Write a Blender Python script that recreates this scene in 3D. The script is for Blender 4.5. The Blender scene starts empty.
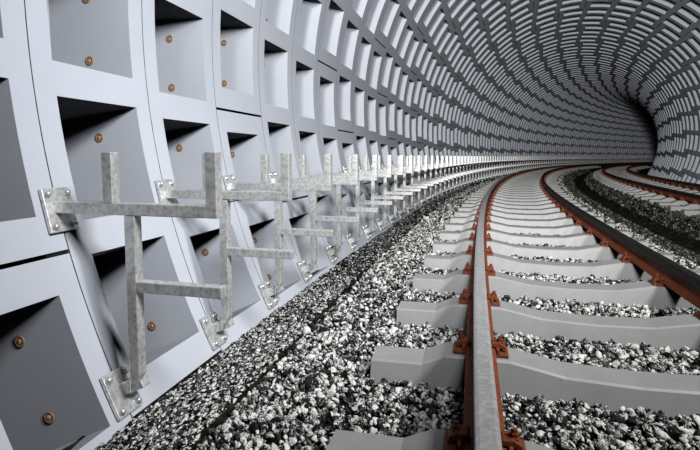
import bpy, bmesh, math, random
import numpy as np
from mathutils import Vector, Matrix

random.seed(7)
rng = np.random.default_rng(11)
SC = bpy.context.scene
COL = SC.collection
PI = math.pi

# ------------------------------------------------------------------ layout of the tunnel (metres)
RC = 141.808            # plan radius of the tunnel axis, bending right
R = 5.137               # inner radius of the lining
ZC = 1.816              # height of the lining axis above the rail heads
S0 = 2.070              # station of the first ring joint beside the camera
W = 0.9117              # ring width
DEPTH = 0.67            # pocket depth
UC, H = -2.834, 0.849   # camera
K0, K1 = -7, 112        # rings built
SEG, MARG, POCK = 43.28, 2.33, 7.98
RIBW = (SEG - 2 * MARG - 4 * POCK) / 3
J0 = -5.88
RAILS = [(-2.757, 'near'), (-1.257, 'near'), (1.701, 'far'), (3.189, 'far')]
T1, T2 = -2.007, 2.445
DS, SL0 = 0.8747, 1.665


def path(s, u, z):
    th = s / RC
    return Vector((RC - (RC - u) * math.cos(th), (RC - u) * math.sin(th), z))


def frame(s, u, z):
    return Matrix.Translation(path(s, u, z)) @ Matrix.Rotation(-s / RC, 4, 'Z')


# ------------------------------------------------------------------ materials
def new_mat(name):
    m = bpy.data.materials.new(name)
    m.use_nodes = True
    nt = m.node_tree
    b = nt.nodes['Principled BSDF']
    return m, nt, b


def noise(nt, scale, detail=4, rough=0.6, coord='Object', dist=0.0):
    tc = nt.nodes.new('ShaderNodeTexCoord')
    n = nt.nodes.new('ShaderNodeTexNoise')
    n.inputs['Scale'].default_value = scale
    n.inputs['Detail'].default_value = detail
    n.inputs['Roughness'].default_value = rough
    n.inputs['Distortion'].default_value = dist
    nt.links.new(tc.outputs[coord], n.inputs['Vector'])
    return n


def ramp(nt, src, stops):
    r = nt.nodes.new('ShaderNodeValToRGB')
    e = r.color_ramp.elements
    while len(e) < len(stops):
        e.new(0.5)
    for el, (p, c) in zip(e, stops):
        el.position = p
        el.color = (*c, 1)
    nt.links.new(src, r.inputs['Fac'])
    return r


def bump(nt, b, src, strength, dist=0.02):
    bp = nt.nodes.new('ShaderNodeBump')
    bp.inputs['Strength'].default_value = strength
    bp.inputs['Distance'].default_value = dist
    nt.links.new(src, bp.inputs['Height'])
    nt.links.new(bp.outputs['Normal'], b.inputs['Normal'])


def mat_simple(name, c0, c1, scale, rough=0.6, metal=0.0, bmp=0.0, spec=0.5, lo=0.35, hi=0.65, dist=0.0):
    m, nt, b = new_mat(name)
    n = noise(nt, scale, dist=dist)
    r = ramp(nt, n.outputs['Fac'], [(lo, c0), (hi, c1)])
    nt.links.new(r.outputs['Color'], b.inputs['Base Color'])
    b.inputs['Roughness'].default_value = rough
    b.inputs['Metallic'].default_value = metal
    b.inputs['Specular IOR Level'].default_value = spec
    if bmp:
        bump(nt, b, n.outputs['Fac'], bmp)
    return m


M_LINING = mat_simple('lining_grey', (.60, .635, .715), (.63, .665, .745), 3.0, rough=.75, spec=.2)
M_JOINT = mat_simple('joint_dark', (.10, .10, .11), (.14, .14, .15), 5, rough=.9, spec=.1)
M_SLOT = mat_simple('slot_black', (.004, .004, .004), (.008, .008, .008), 5, rough=.95, spec=.05)
M_CAP = mat_simple('brass_cap', (.34, .19, .10), (.46, .27, .15), 60, rough=.5, metal=.2)
M_CAP2 = mat_simple('brass_core', (.60, .36, .20), (.70, .45, .26), 60, rough=.4, metal=.3)
M_RUST = mat_simple('rust_red', (.20, .050, .021), (.29, .076, .033), 18, rough=.62, spec=.3, bmp=.15)
M_RUSTD = mat_simple('rust_clip', (.17, .042, .018), (.27, .070, .030), 25, rough=.6, spec=.3, bmp=.15)
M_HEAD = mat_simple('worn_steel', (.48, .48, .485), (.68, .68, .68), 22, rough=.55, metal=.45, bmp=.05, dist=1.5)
M_BLACK = mat_simple('shaded_black_steel', (.010, .009, .008), (.018, .016, .014), 20, rough=.6, spec=.15)  # near-black colour stands in for shade and dark reflections on the steel


def mat_galv():
    m, nt, b = new_mat('galvanised_steel')
    tc = nt.nodes.new('ShaderNodeTexCoord')
    v = nt.nodes.new('ShaderNodeTexVoronoi')
    v.inputs['Scale'].default_value = 38
    nt.links.new(tc.outputs['Object'], v.inputs['Vector'])
    n = noise(nt, 14, 5, .65, dist=2.0)
    mx = nt.nodes.new('ShaderNodeMix')
    mx.data_type = 'FLOAT'
    mx.inputs['Factor'].default_value = .35
    nt.links.new(n.outputs['Fac'], mx.inputs['A'])
    nt.links.new(v.outputs['Distance'], mx.inputs['B'])
    r = ramp(nt, mx.outputs['Result'], [(.30, (.54, .55, .54)), (.62, (.92, .93, .92))])
    nt.links.new(r.outputs['Color'], b.inputs['Base Color'])
    b.inputs['Metallic'].default_value = .55
    b.inputs['Roughness'].default_value = .40
    bump(nt, b, n.outputs['Fac'], .08)
    return m


M_GALV = mat_galv()
M_NUT = mat_simple('bright_zinc', (.72, .73, .72), (.85, .85, .84), 30, rough=.3, metal=.6)


def mat_concrete():
    m, nt, b = new_mat('sleeper_concrete')
    n = noise(nt, 6, 6, .7)
    n2 = noise(nt, 160, 2, .6)
    mx = nt.nodes.new('ShaderNodeMix')
    mx.data_type = 'FLOAT'
    mx.inputs['Factor'].default_value = .3
    nt.links.new(n.outputs['Fac'], mx.inputs['A'])
    nt.links.new(n2.outputs['Fac'], mx.inputs['B'])
    r = ramp(nt, mx.outputs['Result'], [(.3, (.35, .35, .355)), (.7, (.44, .44, .44))])
    nt.links.new(r.outputs['Color'], b.inputs['Base Color'])
    b.inputs['Roughness'].default_value = .44
    b.inputs['Specular IOR Level'].default_value = .45
    bump(nt, b, n2.outputs['Fac'], .05, .004)
    return m


M_CONC = mat_concrete()


def mat_stone(name, stops, tint):
    m, nt, b = new_mat(name)
    at = nt.nodes.new('ShaderNodeAttribute')
    at.attribute_name = 'shade'
    n = noise(nt, 75, 6, .8, dist=.8)
    ma = nt.nodes.new('ShaderNodeMath')
    ma.operation = 'MULTIPLY_ADD'
    ma.inputs[1].default_value = 3.2
    ma.inputs[2].default_value = -1.6
    nt.links.new(n.outputs['Fac'], ma.inputs[0])
    ad = nt.nodes.new('ShaderNodeMath')
    ad.operation = 'ADD'
    nt.links.new(ma.outputs[0], ad.inputs[0])
    nt.links.new(at.outputs['Fac'], ad.inputs[1])
    r = ramp(nt, ad.outputs[0], stops)
    nt.links.new(r.outputs['Color'], b.inputs['Base Color'])
    b.inputs['Roughness'].default_value = .7
    b.inputs['Specular IOR Level'].default_value = .3
    bump(nt, b, n.outputs['Fac'], .2, .01)
    return m


M_STONE = mat_stone('ballast_stone', [(.36, (.006, .006, .006)), (.47, (.12, .12, .11)), (.56, (.82, .82, .80)), (.85, (.97, .97, .95))], 0)

M_STONE3 = mat_stone('ditch_gravel', [(.3, (.008, .008, .006)), (.6, (.045, .045, .038)), (.85, (.16, .16, .14)), (1, (.45, .45, .42))], 0)


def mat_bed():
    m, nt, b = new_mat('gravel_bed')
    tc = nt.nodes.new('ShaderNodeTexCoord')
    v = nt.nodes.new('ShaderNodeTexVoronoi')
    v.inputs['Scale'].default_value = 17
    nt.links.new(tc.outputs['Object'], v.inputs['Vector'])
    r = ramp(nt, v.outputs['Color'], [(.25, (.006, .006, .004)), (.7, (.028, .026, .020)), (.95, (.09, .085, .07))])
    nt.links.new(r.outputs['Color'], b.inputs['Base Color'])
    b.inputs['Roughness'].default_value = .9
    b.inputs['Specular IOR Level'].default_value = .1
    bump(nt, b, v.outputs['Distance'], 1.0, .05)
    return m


M_BED = mat_bed()

# ------------------------------------------------------------------ object helpers


def link(name, me, mats, parent=None):
    for m in mats:
        me.materials.append(m)
    o = bpy.data.objects.new(name, me)
    COL.objects.link(o)
    if parent is not None:
        o.parent = parent
    return o


def from_lists(name, vs, fs, mats, mi=None, parent=None, smooth=False):
    me = bpy.data.meshes.new(name)
    me.from_pydata([tuple(v) for v in vs], [], fs)
    o = link(name, me, mats, parent)
    if mi is not None:
        me.polygons.foreach_set('material_index', mi)
    if smooth:
        me.polygons.foreach_set('use_smooth', [True] * len(fs))
    return o


def from_bm(name, bm, mats, parent=None, smooth=False):
    bmesh.ops.recalc_face_normals(bm, faces=bm.faces[:])
    me = bpy.data.meshes.new(name)
    bm.to_mesh(me)
    bm.free()
    if smooth:
        me.polygons.foreach_set('use_smooth', [True] * len(me.polygons))
    return link(name, me, mats, parent)


def add_box(bm, x0, x1, y0, y1, z0, z1, mtx=None, bev=0.0):
    t = bmesh.new()
    bmesh.ops.create_cube(t, size=1)
    for v in t.verts:
        v.co = Vector(((x0 + x1) / 2 + v.co.x * (x1 - x0), (y0 + y1) / 2 + v.co.y * (y1 - y0), (z0 + z1) / 2 + v.co.z * (z1 - z0)))
    if bev:
        bmesh.ops.bevel(t, geom=t.edges[:], offset=bev, segments=2, affect='EDGES', profile=.5)
    if mtx is not None:
        bmesh.ops.transform(t, matrix=mtx, verts=t.verts[:])
    me = bpy.data.meshes.new('tmp')
    t.to_mesh(me)
    t.free()
    bm.from_mesh(me)
    bpy.data.meshes.remove(me)


def add_prism(bm, poly, y0, y1, mtx=None, bev=0.0):
    """poly: (x, z) outline, extruded along y"""
    t = bmesh.new()
    a = [t.verts.new((x, y0, z)) for x, z in poly]
    b = [t.verts.new((x, y1, z)) for x, z in poly]
    n = len(poly)
    t.faces.new(a)
    t.faces.new(b[::-1])
    for i in range(n):
        t.faces.new((a[i], b[i], b[(i + 1) % n], a[(i + 1) % n]))
    if bev:
        bmesh.ops.bevel(t, geom=t.edges[:], offset=bev, segments=2, affect='EDGES', profile=.5)
    if mtx is not None:
        bmesh.ops.transform(t, matrix=mtx, verts=t.verts[:])
    me = bpy.data.meshes.new('tmp')
    t.to_mesh(me)
    t.free()
    bm.from_mesh(me)
    bpy.data.meshes.remove(me)


def add_lathe(bm, prof, n, mtx):
    """prof: (radius, height) list, turned about local z"""
    rings = []
    for r, h in prof:
        if r < 1e-6:
            rings.append([bm.verts.new(mtx @ Vector((0, 0, h)))])
        else:
            rings.append([bm.verts.new(mtx @ Vector((r * math.cos(2 * PI * i / n), r * math.sin(2 * PI * i / n), h))) for i in range(n)])
    for a, b in zip(rings[:-1], rings[1:]):
        for i in range(n):
            j = (i + 1) % n
            if len(a) == 1:
                bm.faces.new((a[0], b[i], b[j]))
            elif len(b) == 1:
                bm.faces.new((a[i], a[j], b[0]))
            else:
                bm.faces.new((a[i], a[j], b[j], b[i]))


def empty(name, mtx):
    o = bpy.data.objects.new(name, None)
    o.empty_display_size = .1
    COL.objects.link(o)
    o.matrix_world = mtx
    return o


def copy_tree(o, parent=None):
    c = o.copy()
    COL.objects.link(c)
    if parent is not None:
        c.parent = parent
    for ch in list(o.children):
        copy_tree(ch, c)
    return c


def tag(o, label=None, cat=None, group=None, kind=None):
    if label:
        o['label'] = label
    if cat:
        o['category'] = cat
    if group:
        o['group'] = group
    if kind:
        o['kind'] = kind
    return o


ONES = 'zeroth first second third fourth fifth sixth seventh eighth ninth tenth eleventh twelfth thirteenth fourteenth fifteenth sixteenth seventeenth eighteenth nineteenth'.split()
TENS = {2: ('twentieth', 'twenty'), 3: ('thirtieth', 'thirty'), 4: ('fortieth', 'forty'), 5: ('fiftieth', 'fifty'), 6: ('sixtieth', 'sixty'), 7: ('seventieth', 'seventy')}


def nth(n):
    if n < 20:
        return ONES[n]
    t, o = divmod(n, 10)
    return TENS[t][0] if o == 0 else TENS[t][1] + '-' + ONES[o]


# ------------------------------------------------------------------ lining: ribbed segments with deep pockets
BAND = {'wall_left': ([], [], []), 'ceiling': ([], [], []), 'wall_right': ([], [], [])}


def band_of(phi):
    return 'wall_left' if phi < 50 else ('ceiling' if phi < 130 else 'wall_right')


def pt(s, phi, r):
    a = math.radians(phi)
    return path(s, -r * math.cos(a), ZC + r * math.sin(a))


def quad_strip(band, s_a, r_a, s_b, r_b, phis, mat):
    vs, fs, mi = BAND[band]
    b = len(vs)
    for p in phis:
        vs.append(pt(s_a, p, r_a))
        vs.append(pt(s_b, p, r_b))
    for i in range(len(phis) - 1):
        fs.append((b + 2 * i, b + 2 * i + 1, b + 2 * i + 3, b + 2 * i + 2))
        mi.append(mat)


def radial(band, phi, s_a, s_b, r_a, r_b, mat):
    vs, fs, mi = BAND[band]
    b = len(vs)
    vs.extend((pt(s_a, phi, r_a), pt(s_b, phi, r_a), pt(s_b, phi, r_b), pt(s_a, phi, r_b)))
    fs.append((b, b + 1, b + 2, b + 3))
    mi.append(mat)


PHI_MIN, PHI_MAX = -34.0, 214.0
CAPS = []
for k in range(K0, K1):
    sa = S0 + k * W
    sb = sa + W
    g = .0035
    p0, p1 = sa + .15 * W, sa + .85 * W
    near = -3 <= k <= 10
    joint = J0 + 10.82 * (2 - (k % 4)) - SEG * 2
    cells = []                                   # (phi0, phi1, kind)
    j = joint
    while j < PHI_MAX:
        cells.append((j - .13, j + .13, 'slot'))
        a = j + .13
        q = j + MARG
        for i in range(4):
            cells.append((a, q, 'rib'))
            cells.append((q, q + POCK, 'pocket'))
            a = q + POCK
            q = a + RIBW
        cells.append((a, j + SEG - .13, 'rib'))
        j += SEG
    for a, b, kind in cells:
        if b <= PHI_MIN or a >= PHI_MAX:
            continue
        if kind == 'rib' or kind == 'slot':
            a, b = max(a, PHI_MIN), min(b, PHI_MAX)
        elif a < PHI_MIN or b > PHI_MAX:
            continue
        bd = band_of((a + b) / 2)
        n = {'pocket': 5 if near else 2, 'rib': 2 if near else 1, 'slot': 1}[kind]
        ph = [a + (b - a) * i / n for i in range(n + 1)]
        # hairline groove at both ring joints
        quad_strip(bd, sa, R + .012, sa + g, R + .012, ph, 1)
        quad_strip(bd, sa + g, R + .012, sa + g, R, ph, 1)
        quad_strip(bd, sb - g, R, sb - g, R + .012, ph, 1)
        quad_strip(bd, sb - g, R + .012, sb, R + .012, ph, 1)
        if kind == 'slot':
            quad_strip(bd, sa + g, R + .16, sb - g, R + .16, ph, 2)
            radial(bd, a, sa + g, sb - g, R, R + .16, 2)
            radial(bd, b, sa + g, sb - g, R, R + .16, 2)
            continue
        if kind == 'rib':
            quad_strip(bd, sa + g, R, sb - g, R, ph, 0)
            continue
        quad_strip(bd, sa + g, R, p0, R, ph, 0)
        quad_strip(bd, p1, R, sb - g, R, ph, 0)
        quad_strip(bd, p0, R, p0, R + DEPTH, ph, 0)
        quad_strip(bd, p1, R + DEPTH, p1, R, ph, 0)
        quad_strip(bd, p0, R + DEPTH, p1, R + DEPTH, ph, 0)
        radial(bd, a, p0, p1, R, R + DEPTH, 0)
        radial(bd, b, p0, p1, R, R + DEPTH, 0)
        if -1 <= k <= 5 and bd == 'wall_left' and b > -28 and a < 34:
            m = (a + b) / 2
            CAPS += [(k, m + 2.25), (k, m - 2.25)]
WALLS = {}
for nm, (vs, fs, mi) in BAND.items():
    WALLS[nm] = tag(from_lists(nm, vs, fs, [M_LINING, M_JOINT, M_SLOT], mi), kind='structure')

# brass bolt caps on the ring flanges inside the pockets
bm = bmesh.new()
add_lathe(bm, [(.034, 0), (.034, .002), (.031, .005), (.024, .005), (.021, .002), (.013, .002)], 20, Matrix.Identity(4))
cap0 = from_bm('bolt_cap', bm, [M_CAP], None, True)
bm = bmesh.new()
add_lathe(bm, [(.0135, .001), (.0135, .004), (.010, .006), (0, .007)], 12, Matrix.Identity(4))
core0 = from_bm('bolt_tip', bm, [M_CAP2], cap0, True)
for i, (k, phi) in enumerate(CAPS):
    s = S0 + (k + .85) * W - .001
    p = pt(s, phi, R + .343)
    th = s / RC
    mtx = Matrix.Translation(p) @ Matrix.Rotation(-th, 4, 'Z') @ Matrix.Rotation(PI / 2, 4, 'X')
    c = cap0 if i == 0 else copy_tree(cap0)
    c.matrix_world = mtx
    c.parent = WALLS['wall_left']
    if i == 0:
        tag(c, 'orange brass bolt cap inside a pocket')

# ------------------------------------------------------------------ ground
PROF = [(-4.75, -.575), (-4.57, -.555), (-4.30, -.51), (-4.06, -.475), (-4.02, -.51), (-3.97, -.46), (-3.75, -.40), (-3.45, -.368), (-3.2, -.362), (-2.0, -.362), (-.9, -.362),
        (-.5, -.365), (-.15, -.41), (.25, -.58), (.60, -.60), (1.05, -.36), (1.4, -.355), (2.5, -.355), (3.6, -.355), (3.9, -.37), (4.55, -.55), (4.75, -.575)]
PU, PZ = np.array([p[0] for p in PROF]), np.array([p[1] for p in PROF])


def ground_z(u):
    return np.interp(u, PU, PZ)


us = np.unique(np.concatenate([PU, np.linspace(-4.75, 4.75, 60)]))
ss = np.concatenate([np.arange(S0 + K0 * W, 14, .2), np.arange(14, 40, .5), np.arange(40, S0 + K1 * W, 1.0)])
vs = []
for s in ss:
    for u in us:
        vs.append(path(s, u, ground_z(u) - .012 + rng.normal(0, .006)))
nu = len(us)
fs = [(i * nu + j, i * nu + j + 1, (i + 1) * nu + j + 1, (i + 1) * nu + j) for i in range(len(ss) - 1) for j in range(nu - 1)]
tag(from_lists('floor', vs, fs, [M_BED], smooth=True), kind='structure')

# ------------------------------------------------------------------ loose ballast stones
def ico(sub):
    t = bmesh.new()
    bmesh.ops.create_icosphere(t, subdivisions=sub, radius=1)
    t.verts.ensure_lookup_table()
    v = np.array([x.co[:] for x in t.verts])
    f = np.array([[y.index for y in x.verts] for x in t.faces])
    t.free()
    return v, f


ICO1, ICO2 = ico(1), ico(2)
VIEW_YAW = -.234


def rock_bank(base, n):
    v, f = base
    out = []
    for _ in range(n):
        w = v.copy()
        for _c in range(18):                      # chop with random planes into an angular stone
            d = rng.normal(size=3)
            d /= np.linalg.norm(d)
            h = rng.uniform(.36, .72)
            q = w @ d - h
            w = w - np.outer(np.clip(q, 0, None), d)
        w *= np.array([1, rng.uniform(.6, .95), rng.uniform(.5, .8)])
        w += rng.normal(0, .015, w.shape)
        out.append(w)
    return np.array(out), f


def scatter(name, zones, mat):
    """zones: (s0, s1, u0, u1, size, fine, track centre)"""
    VS, FS, SH = [], [], []
    off = 0
    for s0, s1, u0, u1, size, fine, tc, cover, mean, stretch in zones:
        n = int((s1 - s0) * (u1 - u0) / (size * size) * cover)
        s = rng.uniform(s0, s1, n)
        u = rng.uniform(u0, u1, n)
        # keep what the view can reach, with a margin
        x = RC - (RC - u) * np.cos(s / RC) - UC
        y = (RC - u) * np.sin(s / RC)
        fwd = x * math.sin(VIEW_YAW) + y * math.cos(VIEW_YAW)
        rt = x * math.cos(VIEW_YAW) - y * math.sin(VIEW_YAW)
        ok = (np.abs(rt) < .85 * fwd + .6) & (fwd > .3)
        if tc is not None:
            f = (s - SL0 + DS / 2) % DS - DS / 2
            ok &= ~((np.abs(f) < .118 + size * .12) & (np.abs(u - tc) < 1.32 + size * .2))
        s, u = s[ok], u[ok]
        n = len(s)
        bank, tri = rock_bank(ICO2 if fine else ICO1, 48)
        sz = size * rng.lognormal(-.10, .28, n) * .72
        pick = rng.integers(0, len(bank), n)
        V = bank[pick] * sz[:, None, None]
        q = rng.normal(size=(n, 4))
        q /= np.linalg.norm(q, axis=1, keepdims=True)
        w_, x_, y_, z_ = q.T
        M = np.stack([1 - 2 * (y_**2 + z_**2), 2 * (x_ * y_ - z_ * w_), 2 * (x_ * z_ + y_ * w_), 2 * (x_ * y_ + z_ * w_), 1 - 2 * (x_**2 + z_**2), 2 * (y_ * z_ - x_ * w_), 2 * (x_ * z_ - y_ * w_), 2 * (y_ * z_ + x_ * w_), 1 - 2 * (x_**2 + y_**2)], -1).reshape(n, 3, 3)
        V = np.einsum('nij,nvj->nvi', M, V)
        V[:, :, 1] *= stretch
        V[:, :, 2] /= stretch
        z = ground_z(u) + rng.uniform(-.2, .45, n) * size
        th = s / RC
        P = np.stack([RC - (RC - u) * np.cos(th), (RC - u) * np.sin(th), z], -1)
        V += P[:, None, :]
        nv = V.shape[1]
        F = tri[None] + (np.arange(n) * nv)[:, None, None] + off
        VS.append(V.reshape(-1, 3))
        FS.append(F.reshape(-1, 3))
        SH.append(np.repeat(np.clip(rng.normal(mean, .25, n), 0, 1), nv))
        off += n * nv
    V, F, S = np.concatenate(VS), np.concatenate(FS), np.concatenate(SH)
    me = bpy.data.meshes.new(name)
    me.vertices.add(len(V))
    me.vertices.foreach_set('co', V.astype(np.float32).ravel())
    me.loops.add(F.size)
    me.loops.foreach_set('vertex_index', F.astype(np.int32).ravel())
    me.polygons.add(len(F))
    me.polygons.foreach_set('loop_start', np.arange(0, F.size, 3, dtype=np.int32))
    me.update(calc_edges=True)
    me.validate()
    a = me.attributes.new('shade', 'FLOAT', 'POINT')
    a.data.foreach_set('value', S.astype(np.float32))
    return link(name, me, [mat])


tag(scatter('track_ballast', [(.9, 3.2, -3.985, -.42, .042, True, T1, 3.4, .45, 1), (3.2, 9, -3.985, -.42, .046, False, T1, 2.8, .45, 1),
                              (9, 22, -3.985, -.42, .07, False, T1, 1.5, .42, 1), (22, 48, -3.985, -.42, .12, False, T1, 1.0, .36, 1)], M_STONE),
    'black and white crushed stone ballast around the sleepers of the left track', 'ballast', kind='stuff')
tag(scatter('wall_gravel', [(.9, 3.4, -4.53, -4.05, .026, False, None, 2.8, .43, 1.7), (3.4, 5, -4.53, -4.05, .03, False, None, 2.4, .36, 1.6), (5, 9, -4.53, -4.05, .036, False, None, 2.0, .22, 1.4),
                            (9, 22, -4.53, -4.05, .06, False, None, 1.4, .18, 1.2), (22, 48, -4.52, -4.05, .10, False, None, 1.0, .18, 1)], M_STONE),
    'fine dark gravel strip between the left ballast and the foot of the ribbed wall', 'gravel', kind='stuff')
EMB = []
for a_, b_, sz_, cv_ in ((1.2, 12, .05, 1.4), (12, 24, .075, 1.2), (24, 50, .12, .9)):
    EMB += [(a_, b_, -.42, .12, sz_, False, None, cv_, .5, 1), (a_, b_, .70, 3.9, sz_, False, T2, cv_, .5, 1)]
tag(scatter('embankment_ballast', EMB, M_STONE3),
    'dark ballast slope and bed of the right track beyond the ditch', 'ballast', kind='stuff')

# ------------------------------------------------------------------ rails
def sweep(name, poly, u, s_list, mats, parent=None, smooth=False):
    vs, fs = [], []
    n = len(poly)
    for s in s_list:
        for x, z in poly:
            vs.append(path(s, u + x, z))
    for i in range(len(s_list) - 1):
        for j in range(n):
            a, b = i * n + j, i * n + (j + 1) % n
            fs.append((a, b, b + n, a + n))
    fs.append(tuple(range(n))[::-1])
    fs.append(tuple(range((len(s_list) - 1) * n, len(s_list) * n)))
    return from_lists(name, vs, fs, mats, parent=parent, smooth=smooth)


FOOT = [(-.075, -.17), (.075, -.17), (.075, -.158), (.03, -.147), (.010, -.135), (.009, -.055), (-.009, -.055), (-.010, -.135), (-.03, -.147), (-.075, -.158)]
HEADP = [(-.012, -.058), (.012, -.058), (.038, -.046), (.040, -.014), (.036, -.005), (.024, 0), (-.024, 0), (-.036, -.005), (-.040, -.014), (-.038, -.046)]
HEADB = [(-.012, -.082), (.012, -.082), (.038, -.064), (.040, -.014), (.036, -.005), (.024, 0), (-.024, 0), (-.036, -.005), (-.040, -.014), (-.038, -.064)]  # drawn deeper so the black also paints the shade on the upper web
sl = np.concatenate([np.arange(-4, 20, .35), np.arange(20, 104, .8)])
RL = ['left rail of the left track, broad grey head running up from the bottom edge',
      'right rail of the left track, black head over a rust red web',
      'left rail of the right track, black head above pale sleeper ends',
      'outermost rail of the right track, close to the right tunnel wall']
for i, (u, t) in enumerate(RAILS):
    r = sweep('steel_rail', FOOT, u, sl, [M_RUST])
    tag(r, RL[i], 'rail', 'running rails of the two tracks')
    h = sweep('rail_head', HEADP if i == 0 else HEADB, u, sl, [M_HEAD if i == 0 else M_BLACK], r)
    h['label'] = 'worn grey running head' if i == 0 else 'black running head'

# ------------------------------------------------------------------ sleepers
def sleeper_body():
    # (x from track centre, top z)
    top = [(-1.325, -.250), (-1.05, -.245), (-.93, -.190), (-.60, -.189), (-.48, -.212), (-.34, -.240), (0, -.252), (.34, -.240), (.48, -.212), (.60, -.189), (.93, -.190), (1.05, -.245), (1.325, -.250)]
    bm = bmesh.new()
    rows = []
    for x, z in top:
        wt, wb = .098, .150
        e = 0.0
        c = .010
        sec = [(-wb, -.43), (-wt - .006, z - c), (-wt + c * .6, z), (wt - c * .6, z), (wt + .006, z - c), (wb, -.43)]
        rows.append([bm.verts.new((x, y, zz)) for y, zz in sec])
    n = 6
    for a, b in zip(rows[:-1], rows[1:]):
        for j in range(n):
            bm.faces.new((a[j], a[(j + 1) % n], b[(j + 1) % n], b[j]))
    bm.faces.new(rows[0])
    bm.faces.new(rows[-1][::-1])
    return bm


def make_sleeper():
    root = from_bm('concrete_sleeper', sleeper_body(), [M_CONC])
    for rx in (-.75, .75):
        bm = bmesh.new()
        add_box(bm, rx - .140, rx + .140, -.070, .070, -.188, -.1705, bev=.004)
        for sgn in (-1, 1):                       # upstanding ribs that hold the rail foot
            xa, xb = sorted((rx + sgn * .079, rx + sgn * .094))
            add_box(bm, xa, xb, -.07, .07, -.171, -.146, bev=.003)
        from_bm('base_plate', bm, [M_RUST], root)
        for sgn in (-1, 1):
            bm = bmesh.new()
            poly = [(rx + sgn * .050, -.142), (rx + sgn * .058, -.128), (rx + sgn * .096, -.126), (rx + sgn * .124, -.142), (rx + sgn * .130, -.170), (rx + sgn * .112, -.170), (rx + sgn * .112, -.150), (rx + sgn * .060, -.150)]
            add_prism(bm, poly, -.032, .032, bev=.003)
            cl = from_bm('rail_clip', bm, [M_RUSTD], root)
            bm = bmesh.new()
            mt = Matrix.Translation((rx + sgn * .100, 0, -.131))
            add_lathe(bm, [(.022, 0), (.022, .005), (.016, .006), (.016, .020), (.010, .021), (.010, .032), (0, .033)], 6, mt)
            from_bm('clip_nut', bm, [M_RUSTD], cl)
    return root


S_PROTO = make_sleeper()
# lighter copy for far sleepers: fastenings as two single parts
far_proto = bpy.data.objects.new('concrete_sleeper', S_PROTO.data)
COL.objects.link(far_proto)
for rx in (-.75, .75):
    bm = bmesh.new()
    add_box(bm, rx - .140, rx + .140, -.070, .070, -.188, -.1705)
    for sgn in (-1, 1):
        xa, xb = sorted((rx + sgn * .05, rx + sgn * .126))
        add_box(bm, xa, xb, -.030, .030, -.17, -.128)
        xa, xb = sorted((rx + sgn * .088, rx + sgn * .112))
        add_box(bm, xa, xb, -.014, .014, -.128, -.104)
    from_bm('rail_fastening', bm, [M_RUSTD], far_proto)


def lay(i, tc, label, group, used):
    far = i >= 18
    key = 'far' if far else 'near'
    src = far_proto if far else S_PROTO
    o = copy_tree(src) if used.get(key) else src
    used[key] = True
    o.matrix_world = frame(SL0 + i * DS, tc, 0)
    tag(o, label, 'sleeper', group)


used = {}
for i in range(-1, 68):
    n = i + 1
    if i == -1:
        continue
    if n == 1:
        lab = 'concrete sleeper cut by the bottom edge, nearest under the left track'
    elif n <= 34:
        lab = f'concrete sleeper of the left track, {nth(n)} counting up from the bottom edge'
    else:
        lab = 'tiny distant concrete sleeper where the left track bends out of sight'
    lay(i, T1, lab, 'concrete sleepers of the left track', used)
first = 8
for i in range(first, 72):
    n = i - first + 1
    if n <= 30:
        lab = f'concrete sleeper of the right track, {nth(n)} counting from the right edge of the view'
    else:
        lab = 'tiny distant concrete sleeper where the right track bends out of sight'
    lay(i, T2, lab, 'concrete sleepers of the right track', used)

# ------------------------------------------------------------------ cable brackets on the left wall
YA, YB = -.048, .012


def wall_mtx(phi, ds=-.010):
    """local frame of a plate: x along the tunnel, y up the lining, z out of the wall (bracket space: x = distance from u=-R)"""
    a = math.radians(phi)
    nrm = Vector((math.cos(a), 0, -math.sin(a)))
    up = Vector((math.sin(a), 0, math.cos(a)))
    tx = Vector((0, -1, 0))
    tx = up.cross(nrm)
    p = Vector((R - R * math.cos(a), ds, ZC + R * math.sin(a)))
    m = Matrix(((tx.x, up.x, nrm.x, p.x), (tx.y, up.y, nrm.y, p.y), (tx.z, up.z, nrm.z, p.z), (0, 0, 0, 1)))
    return m


def bracket_pieces():
    """name -> builder for every piece in bracket space"""
    P = []

    def plate(phi):
        bm = bmesh.new()
        add_box(bm, -.090, .090, -.120, .120, .007, .029, wall_mtx(phi), bev=.004)
        return bm

    def bolt(phi, x, y):
        bm = bmesh.new()
        m = wall_mtx(phi) @ Matrix.Translation((x, y, .027))
        add_lathe(bm, [(.021, 0), (.021, .004), (.016, .005), (.016, .017), (.012, .022), (.006, .025), (0, .026)], 12, m)
        return bm

    def tube(x0, x1, z0, z1):
        bm = bmesh.new()
        add_box(bm, x0, x1, YA, YB, z0, z1, bev=.005)
        return bm

    def post():
        bm = bmesh.new()
        add_prism(bm, [(.608, .549), (.668, .549), (.668, -.285), (.608, -.395)], YA, YB, bev=.005)
        return bm

    def stub():
        bm = bmesh.new()
        m = wall_mtx(-25.6, 0)
        add_box(bm, -.031 + .018, .031 + .018, -.035, .035, .020, .16, m, bev=.004)
        return bm

    return plate, bolt, tube, post, stub


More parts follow.
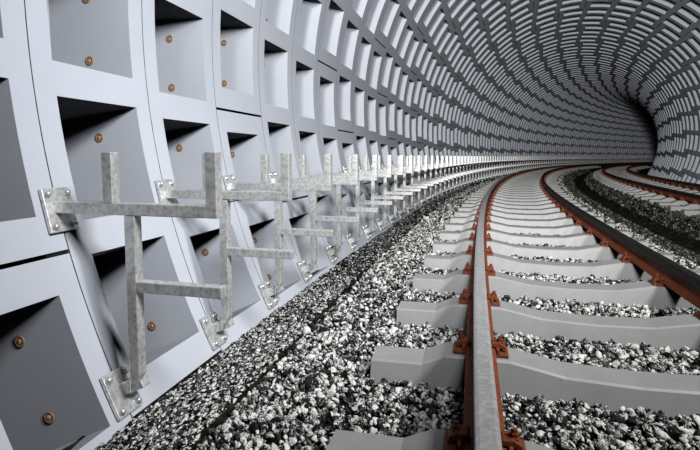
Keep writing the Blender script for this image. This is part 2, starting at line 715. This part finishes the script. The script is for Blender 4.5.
def make_bracket(detail):
    plate, bolt, tube, post, stub = bracket_pieces()
    root = empty('cable_bracket', Matrix.Identity(4))
    for phi in (-14.15, -25.70):
        pl = from_bm('wall_plate', plate(phi), [M_GALV], root)
        if detail:
            for x in (-.062, .062):
                for y in (-.088, .088):
                    from_bm('plate_bolt', bolt(phi, x, y), [M_NUT], pl, True)
    from_bm('upper_arm', tube(.165, 1.074, .550, .612), [M_GALV], root)
    from_bm('lower_arm', tube(.668, 1.148, .155, .212), [M_GALV], root)
    from_bm('upright', tube(.484, .544, .612, .872), [M_GALV], root)
    from_bm('upright', tube(1.074, 1.134, .550, .872), [M_GALV], root)
    from_bm('post', post(), [M_GALV], root)
    from_bm('foot_stub', stub(), [M_GALV], root)
    return root


def make_far_bracket():
    plate, bolt, tube, post, stub = bracket_pieces()
    bm = bmesh.new()
    for b in (plate(-14.15), plate(-25.7), tube(.165, 1.074, .55, .612), tube(.668, 1.148, .155, .212), tube(.484, .544, .612, .872), tube(1.074, 1.134, .55, .872), post(), stub()):
        me = bpy.data.meshes.new('tmp')
        b.to_mesh(me)
        b.free()
        bm.from_mesh(me)
        bpy.data.meshes.remove(me)
    return from_bm('cable_bracket', bm, [M_GALV])


protos = [make_bracket(True), make_bracket(False), make_far_bracket()]
used = [False] * 3
for k in range(0, 106):
    lvl = 0 if k < 9 else (1 if k < 26 else 2)
    o = copy_tree(protos[lvl]) if used[lvl] else protos[lvl]
    used[lvl] = True
    o.matrix_world = frame(S0 + k * W, -R, 0)
    if k == 0:
        lab = 'largest and nearest galvanised steel cable bracket, bolted across the first rib joint'
    elif k < 30:
        lab = f'galvanised cable bracket on the left wall, {nth(k + 1)} counting from the nearest one'
    else:
        lab = 'tiny far cable bracket merging into the pale band along the distant left wall'
    tag(o, lab, 'bracket', 'cable brackets along the left wall')

# ------------------------------------------------------------------ light
def lamp(name, s, u, z, strength, radius, falloff, color=(1, 1, 1), aim=None, cone=120):
    l = bpy.data.lights.new(name, 'SPOT' if aim else 'POINT')
    l.shadow_soft_size = radius
    l.color = color
    l.energy = 1.0
    l.use_nodes = True
    nt = l.node_tree
    em = nt.nodes['Emission']
    fo = nt.nodes.new('ShaderNodeLightFalloff')
    fo.inputs['Strength'].default_value = strength
    nt.links.new(fo.outputs[falloff], em.inputs['Strength'])
    o = bpy.data.objects.new(name, l)
    COL.objects.link(o)
    o.location = path(s, u, z)
    if aim:
        l.spot_size = math.radians(cone)
        l.spot_blend = 1.0
        d = path(*aim) - o.location
        o.rotation_euler = d.to_track_quat('-Z', 'Y').to_euler()
    return o


lamp('tunnel_fill_spot', -2.5, -3.0, 3.6, 480, .6, 'Linear', (1, .985, .95), aim=(18, .4, 5.4), cone=78)  # unseen fill spot behind the camera, added to brighten ceiling and distant rings
lamp('track_lamp', .8, .8, 4.2, 185, .35, 'Linear', (1, .99, .97), aim=(3.4, -2.2, -.3), cone=84)
lamp('wall_lamp', 1.0, -2.2, 2.6, 172, .45, 'Linear', (.975, .99, 1), aim=(5.4, -5.2, 1.8), cone=134)

w = bpy.data.worlds.new('World')
SC.world = w
w.use_nodes = True
w.node_tree.nodes['Background'].inputs[0].default_value = (.8, .85, 1, 1)
w.node_tree.nodes['Background'].inputs[1].default_value = .02

# ------------------------------------------------------------------ camera and view
cd = bpy.data.cameras.new('Camera')
co = bpy.data.objects.new('Camera', cd)
COL.objects.link(co)
cd.sensor_width = 36
cd.sensor_fit = 'HORIZONTAL'
cd.lens = 480.0 * 36 / 700
cd.shift_y = (194.07 - 225) / 700
cd.clip_start = .05
cd.clip_end = 400
co.location = (UC, 0, H)
co.rotation_euler = (PI / 2 - .078, 0, .234)
SC.camera = co
SC.cycles.diffuse_bounces = 0
SC.view_settings.view_transform = 'Standard'
SC.view_settings.look = 'None'
SC.view_settings.gamma = 1
SC.view_settings.exposure = 0
SC.view_settings.use_curve_mapping = False
